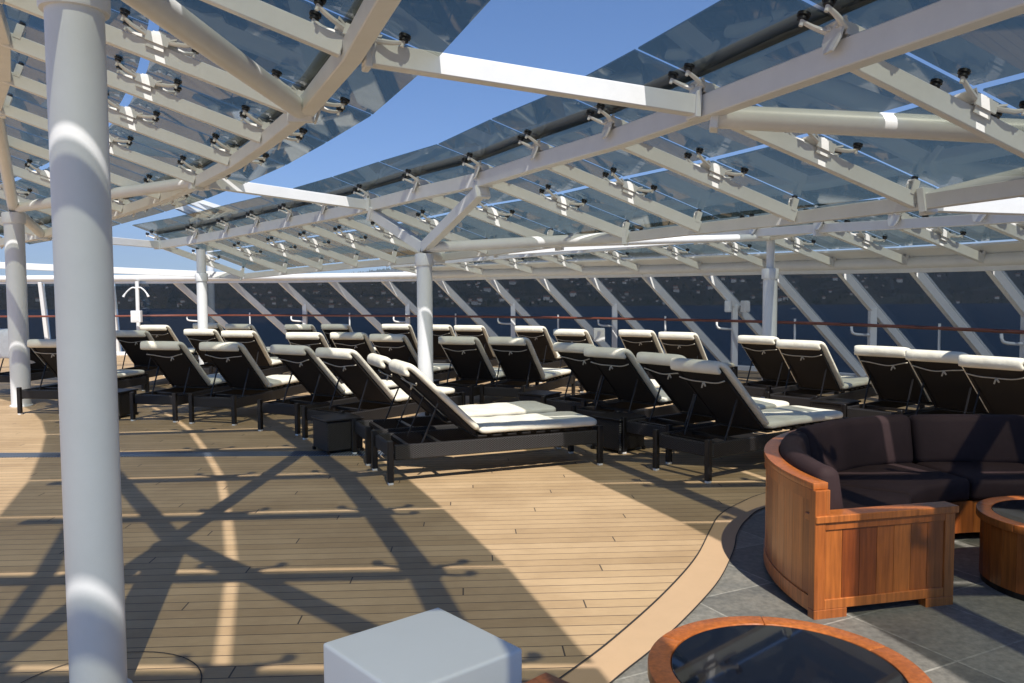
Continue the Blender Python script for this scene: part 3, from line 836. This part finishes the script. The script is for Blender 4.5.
for i, (x, y, a, lab) in enumerate(TT):
    o = tp if i == 0 else copy_tree(tp)
    o.location = (x, y, 0); o.rotation_euler = (0, 0, D2R(a)); tag(o, lab, 'side table', 'wicker side tables between the loungers')

# ------------------------------------------------------------------ sofa
SC = V((3.14, 4.40, 0)); RO = 1.68
sofa = empty('curved_sofa', SC, 0, 'round wooden banquette sofa with dark aubergine cushions on the slate', 'sofa')
A_S = D2R(193.5); A_E = D2R(-40)
def arc_box(bm, r0, r1, a0, a1, z0, z1, n=1, bev=0, lean=0.0):
    b = bmesh.new(); rings = []
    for i in range(n + 1):
        a = a0 + (a1 - a0) * i / n; c, s = math.cos(a), math.sin(a)
        rings.append([b.verts.new((r * c, r * s, z)) for r, z in ((r0, z0), (r1, z0), (r1 + lean * 0, z1), (r0 + lean, z1))])
    for i in range(n):
        for j in range(4): b.faces.new([rings[i][j], rings[i][(j + 1) % 4], rings[i + 1][(j + 1) % 4], rings[i + 1][j]])
    b.faces.new(rings[0]); b.faces.new(rings[-1])
    bmesh.ops.recalc_face_normals(b, faces=b.faces)
    if bev:
        es = [e for e in b.edges if len(e.link_faces) == 2 and e.calc_face_angle(0) > .6]
        bmesh.ops.bevel(b, geom=es, offset=bev, segments=3, profile=.5, affect='EDGES')
    join(bm, b)
# outer shell staves
b = bmesh.new(); n = 62
for i in range(n):
    a0 = A_S + (A_E - A_S) * i / n; a1 = A_S + (A_E - A_S) * (i + .985) / n
    arc_box(b, RO - .05, RO - .012, a0, a1, .06, .66)
obj('shell', b, M_teak, sofa)
b = bmesh.new()
for (z0, z1, e) in ((.03, .11, 0), (.60, .66, 0)):
    arc_box(b, RO - .045, RO - .004, A_S - .01, A_E, z0, z1 - .002, 96)
obj('shell_band', b, M_rimwood, sofa, True, 35)
b = bmesh.new(); arc_box(b, RO - .085, RO, A_S, A_E, .66, .695, 110, .004); obj('cap_rail', b, M_rimwood, sofa, True, 35)
# end panels
def end_panel(ang, sgn):
    c, s = math.cos(ang), math.sin(ang); rad = V((c, s, 0)); tan = V((-s, c, 0)) * sgn   # tan points outwards from the seat
    M = Matrix(((rad.x, tan.x, 0, 0), (rad.y, tan.y, 0, 0), (0, 0, 1, 0), (0, 0, 0, 1)))
    r0, r1 = RO - .83, RO
    b = bmesh.new(); 
    w = (r1 - r0 - .12) / 7
    for i in range(7): box(b, (r0 + .06 + i * w + .0012, -.03, .10), (r0 + .06 + (i + 1) * w - .0012, .012, .49))
    b.transform(M); o = obj('end_panel', b, M_teak, sofa)
    b = bmesh.new()
    box(b, (r0, -.035, .05), (r0 + .06, .022, .495), .003); box(b, (r1 - .06, -.035, .05), (r1, .022, .66), .003)
    box(b, (r0 + .06, -.034, .05), (r1 - .06, .020, .10), .003); box(b, (r0 + .06, -.034, .455), (r1 - .06, .020, .495), .003)
    box(b, (r0, -.035, 0), (r0 + .17, .022, .05), .003); box(b, (r1 - .19, -.035, 0), (r1, .022, .05), .003)
    box(b, (r1 - .085, -.035, .53), (r1 - .061, .018, .66), .002)
    b.transform(M); obj('panel_frame', b, M_rimwood, sofa)
    b = bmesh.new(); box(b, (r0 - .015, -.075, .495), (r1 - .001, .032, .532), .004); b.transform(M); obj('arm_cap', b, M_rimwood, sofa)
end_panel(A_S, 1); end_panel(A_E, -1)
# seat base front
b = bmesh.new(); n = 34
for i in range(n):
    a0 = A_S + (A_E - A_S) * i / n - .02; a1 = A_S + (A_E - A_S) * (i + .985) / n - .02
    arc_box(b, RO - .80, RO - .765, a0, a1, .06, .27)
obj('seat_base', b, M_teak, sofa)
b = bmesh.new(); arc_box(b, RO - .79, RO - .06, A_S - .04, A_E + .04, .20, .27, 70); obj('seat_deck', b, M_darkmetal, sofa)
ns = 5; tot = A_E - A_S + .06
for i in range(ns):
    a0 = A_S - .05 + (tot - .02) * i / ns; a1 = A_S - .05 + (tot - .02) * (i + .985) / ns
    b = bmesh.new(); arc_box(b, RO - .83, RO - .20, a0, a1, .275, .42, 18, .035)
    for v in b.verts:
        if v.co.z > .35: v.co.z += .012 * noise.noise(v.co * 4)
    obj('seat_cushion', b, M_fab, sofa, True, 60)
    b = bmesh.new(); arc_box(b, RO - .27, RO - .09, a0, a1, .40, .75, 18, .05, lean=.06)
    for v in b.verts: v.co += V((0, 0, .010)) * noise.noise(v.co * 5)
    obj('back_cushion', b, M_fab, sofa, True, 60)
for a in (170, 120, 70, 20):
    b = bmesh.new(); a = D2R(a); arc_box(b, RO - .16, RO - .05, a - .04, a + .04, .0, .06); obj('foot', b, M_rimwood, sofa)

# ------------------------------------------------------------------ round tables
def round_table(x, y, r, h, label):
    t = empty('coffee_table', (x, y, 0), 0, label, 'coffee table', 'round wooden coffee tables with black glass tops')
    b = bmesh.new(); n = 30
    for i in range(n): arc_box(b, r - .055, r - .022, 2 * math.pi * i / n, 2 * math.pi * (i + .985) / n, .04, h - .045)
    obj('drum', b, M_teak, t)
    b = bmesh.new(); arc_box(b, r - .09, r - .03, 0, 2 * math.pi * .9999, 0, .038, 48); obj('plinth', b, M_darkmetal, t)
    b = bmesh.new(); n = 6
    for i in range(n): arc_box(b, r - .076, r, 2 * math.pi * i / n + .4, 2 * math.pi * (i + .998) / n + .4, h - .043, h, 14, .004)
    obj('rim', b, M_rimwood, t, True, 35)
    b = bmesh.new(); lathe(b, [(r - .077, h - .03), (r - .077, h - .006), (r - .081, h - .003)], 72); obj('glass_top', b, M_tglass, t, True, 35)
round_table(.895, 2.60, .448, .41, 'round wooden coffee table with black glass top at the bottom edge')
round_table(3.07, 4.42, .44, .41, 'round wooden coffee table standing inside the curve of the sofa')

# ------------------------------------------------------------------ light cube and stool
cube = empty('cube_stool', (-.31, 2.665, 0), D2R(40.7), 'plain white plastic cube stool at the bottom edge', 'stool')
b = bmesh.new(); box(b, (-.242, -.242, .012), (.242, .242, .47), .014, 4); obj('shell', b, M_plastic, cube, True, 40)
b = bmesh.new(); box(b, (-.2, -.2, 0), (.2, .2, .0125)); obj('base', b, M_black, cube)
st = empty('wooden_stand', (0.090, 2.036, 0), D2R(45), 'dark wooden stand whose corner just shows beside the white cube', 'stand')
b = bmesh.new(); box(b, (-.13, -.13, .56), (.13, .13, .59), .004); obj('stand_top', b, M_rimwood, st)
b = bmesh.new(); n = 3
for s in (-1, 1):
    for i in range(n):
        box(b, (-.12 + i * .08, s * .11 - .008, .03), (-.12 + (i + .97) * .08, s * .11 + .008, .558))
        box(b, (s * .11 - .008 + s * .001, -.101 + i * .067, .03), (s * .11 + .008 + s * .001, -.101 + (i + .97) * .067, .558))
obj('side_panel', b, M_teak, st)

# ------------------------------------------------------------------ sea, far shore, town
b = bmesh.new(); bmesh.ops.create_circle(b, cap_ends=True, segments=64, radius=30000); bmesh.ops.translate(b, verts=b.verts, vec=(0, 0, -35)); tag(obj('sea', b, M_sea), kind='structure')
def hill_h(x, y):
    d = y - shore(x)
    if d < 0: return -8
    base = 118 * (1 - math.exp(-d / 620)) + 5 * math.sqrt(max(d, 0)) * .18
    base *= .92 + .22 * noise.noise(V((x * .00055, y * .0004, 3)))
    base *= .62 + 1.05 / (1 + math.exp(-(x + 700) / 380))
    return max(1.5, base + 13 * noise.noise(V((x * .003, y * .003, 1))) + 4 * noise.noise(V((x * .011, y * .011, 5))))
def shore(x): return 2350 + .10 * x + 120 * noise.noise(V((x * .0011, 7, 0))) + (150 if x < -900 else 0) * min(1, (-900 - x) / 500 if x < -900 else 0)
b = bmesh.new(); NX, NY = 190, 56; vs = []
for i in range(NX + 1):
    x = -3800 + 8200 * i / NX; row = []
    for j in range(NY + 1):
        y = shore(x) - 20 + (2700) * (j / NY) ** 1.5; row.append(b.verts.new((x, y, -35 + hill_h(x, y))))
    vs.append(row)
for i in range(NX):
    for j in range(NY): b.faces.new([vs[i][j], vs[i + 1][j], vs[i + 1][j + 1], vs[i][j + 1]])
tag(obj('hills', b, M_hill, None, True), kind='structure')
def house_mesh(w, d, h, m):
    b = bmesh.new(); box(b, (-w / 2, -d / 2, -4), (w / 2, d / 2, h))
    root = bpy.data.meshes.new('house'); 
    o = .6
    v = [b.verts.new(p) for p in ((-w/2-o, -d/2-o, h+.05), (w/2+o, -d/2-o, h+.05), (w/2+o, d/2+o, h+.05), (-w/2-o, d/2+o, h+.05), (-w/2-o, 0, h + d * .28), (w/2+o, 0, h + d * .28))]
    rf = [b.faces.new([v[i] for i in f]) for f in ((0, 3, 2, 1), (0, 1, 5, 4), (2, 3, 4, 5), (0, 4, 3), (1, 2, 5))]
    for f in rf: f.material_index = 1
    b.to_mesh(root); b.free(); root.materials.append(m); root.materials.append(M_roof); return root
hm = [house_mesh(14, 10, 7, M_house), house_mesh(11, 9, 6, M_housew), house_mesh(22, 12, 10, M_housew), house_mesh(16, 11, 8, M_house)]
rnd = random.Random(5); cnt = 0
while cnt < 290:
    x = rnd.uniform(-1700, 1750)
    dd = 15 + rnd.random() ** 1.7 * 720
    dens = math.exp(-((x - 250) / 900) ** 2) + .18
    if rnd.random() > dens: continue
    y = shore(x) + dd; z = -35 + hill_h(x, y)
    o = bpy.data.objects.new('hillside_house', rnd.choice(hm)); C.objects.link(o)
    o.location = (x, y, z); o.rotation_euler = (0, 0, rnd.uniform(-.6, .6)); s = rnd.uniform(.35, .95); o.scale = (s, s, s)
    tag(o, 'tiny pale house among many on the dark hillside across the water', 'house', 'houses on the far hillside'); cnt += 1
# distant tree cover on the slope
b = bmesh.new(); rnd = random.Random(9)
for i in range(5200):
    x = rnd.uniform(-2600, 2900); y = shore(x) + 10 + rnd.random() ** 1.5 * 1500; z = -35 + hill_h(x, y); s = rnd.uniform(5, 12)
    vs = [b.verts.new((x + s * math.cos(a + i) * .6, y + s * math.sin(a + i) * .6, z - 2)) for a in (0, 2.1, 4.2)]
    t = b.verts.new((x, y, z + s * rnd.uniform(.7, 1.1)))
    for q in range(3): b.faces.new([vs[q], vs[(q + 1) % 3], t])
tag(obj('distant_trees', b, simple('far_foliage', (.035, .05, .028), .95, .35, .02)), 'dark scattered trees covering the hillside across the water', 'trees', kind='stuff')
# little boat
bt = empty('motor_boat', (620, 1780, -35), D2R(160), 'tiny white motor boat on the dark water at right', 'boat')
b = bmesh.new(); hexa(b, [(-5, -1, -.3), (4.5, -1, -.3), (4.5, 1, -.3), (-5, 1, -.3), (-5.5, -1.8, 1.4), (8, -.1, 1.9), (8, .1, 1.9), (-5.5, 1.8, 1.4)]); obj('boat_hull', b, M_housew, bt)
b = bmesh.new(); box(b, (-2.5, -1.2, 1.45), (2.2, 1.2, 3.2), .2); obj('cabin', b, M_housew, bt)

# ------------------------------------------------------------------ air
hm_ = bpy.data.materials.new('thin_haze'); hm_.use_nodes = True; hn = hm_.node_tree
hn.nodes.remove(hn.nodes['Principled BSDF'])
pv = hn.nodes.new('ShaderNodeVolumePrincipled'); pv.inputs['Color'].default_value = (.72, .82, .95, 1); pv.inputs['Density'].default_value = .00016; pv.inputs['Anisotropy'].default_value = .1
hn.links.new(pv.outputs[0], hn.nodes['Material Output'].inputs['Volume'])
b = bmesh.new(); box(b, (-6000, -300, -46), (6500, 6500, 420)); tag(obj('haze', b, hm_), kind='stuff')

# ------------------------------------------------------------------ light
w = bpy.data.worlds.new('World'); sc.world = w; w.use_nodes = True
nt = w.node_tree; bg = nt.nodes['Background']
sky = nt.nodes.new('ShaderNodeTexSky'); sky.sky_type = 'NISHITA'; sky.sun_disc = False
to_sun = V((.19, -.70, 1.0)).normalized()
sky.sun_elevation = math.asin(to_sun.z); sky.sun_rotation = math.atan2(to_sun.x, to_sun.y)
sky.air_density = .75; sky.dust_density = .05; sky.ozone_density = 3.0; sky.altitude = 30
tcw = nt.nodes.new('ShaderNodeTexCoord'); sz = nt.nodes.new('ShaderNodeSeparateXYZ'); nt.links.new(tcw.outputs['Generated'], sz.inputs[0])
hz_ = ramp(nt, sz.outputs[2], .0, (.54, .68, .92), .35, (.62, .87, 1.12))
nt.links.new(mixc(nt, 1, sky.outputs[0], hz_, 'MULTIPLY'), bg.inputs[0]); bg.inputs[1].default_value = .10
sl = bpy.data.lights.new('Sun', 'SUN'); sl.energy = 5.0; sl.angle = D2R(.53); sl.color = (1, .955, .88)
so = bpy.data.objects.new('Sun', sl); C.objects.link(so); so.rotation_euler = to_sun.to_track_quat('Z', 'Y').to_euler(); so.location = (5, -15, 30)

# ------------------------------------------------------------------ camera
cam = bpy.data.cameras.new('Camera'); co = bpy.data.objects.new('Camera', cam); C.objects.link(co)
cam.sensor_width = 36; cam.lens = 810 / 1024 * 36; cam.clip_start = .05; cam.clip_end = 60000
pitch = math.atan(47.5 / 810)
co.matrix_world = Matrix.Translation((0, 0, 1.65)) @ Matrix.Rotation(math.pi / 2 - pitch, 4, 'X') @ Matrix.Rotation(-D2R(.31), 4, 'Z')
sc.camera = co
sc.render.engine = 'CYCLES'
sc.cycles.transparent_max_bounces = 24; sc.cycles.max_bounces = 8
sc.view_settings.view_transform = 'Standard'; sc.view_settings.look = 'None'; sc.view_settings.gamma = 1
sc.view_settings.exposure = .36
sc.render.resolution_x = 1024; sc.render.resolution_y = 683
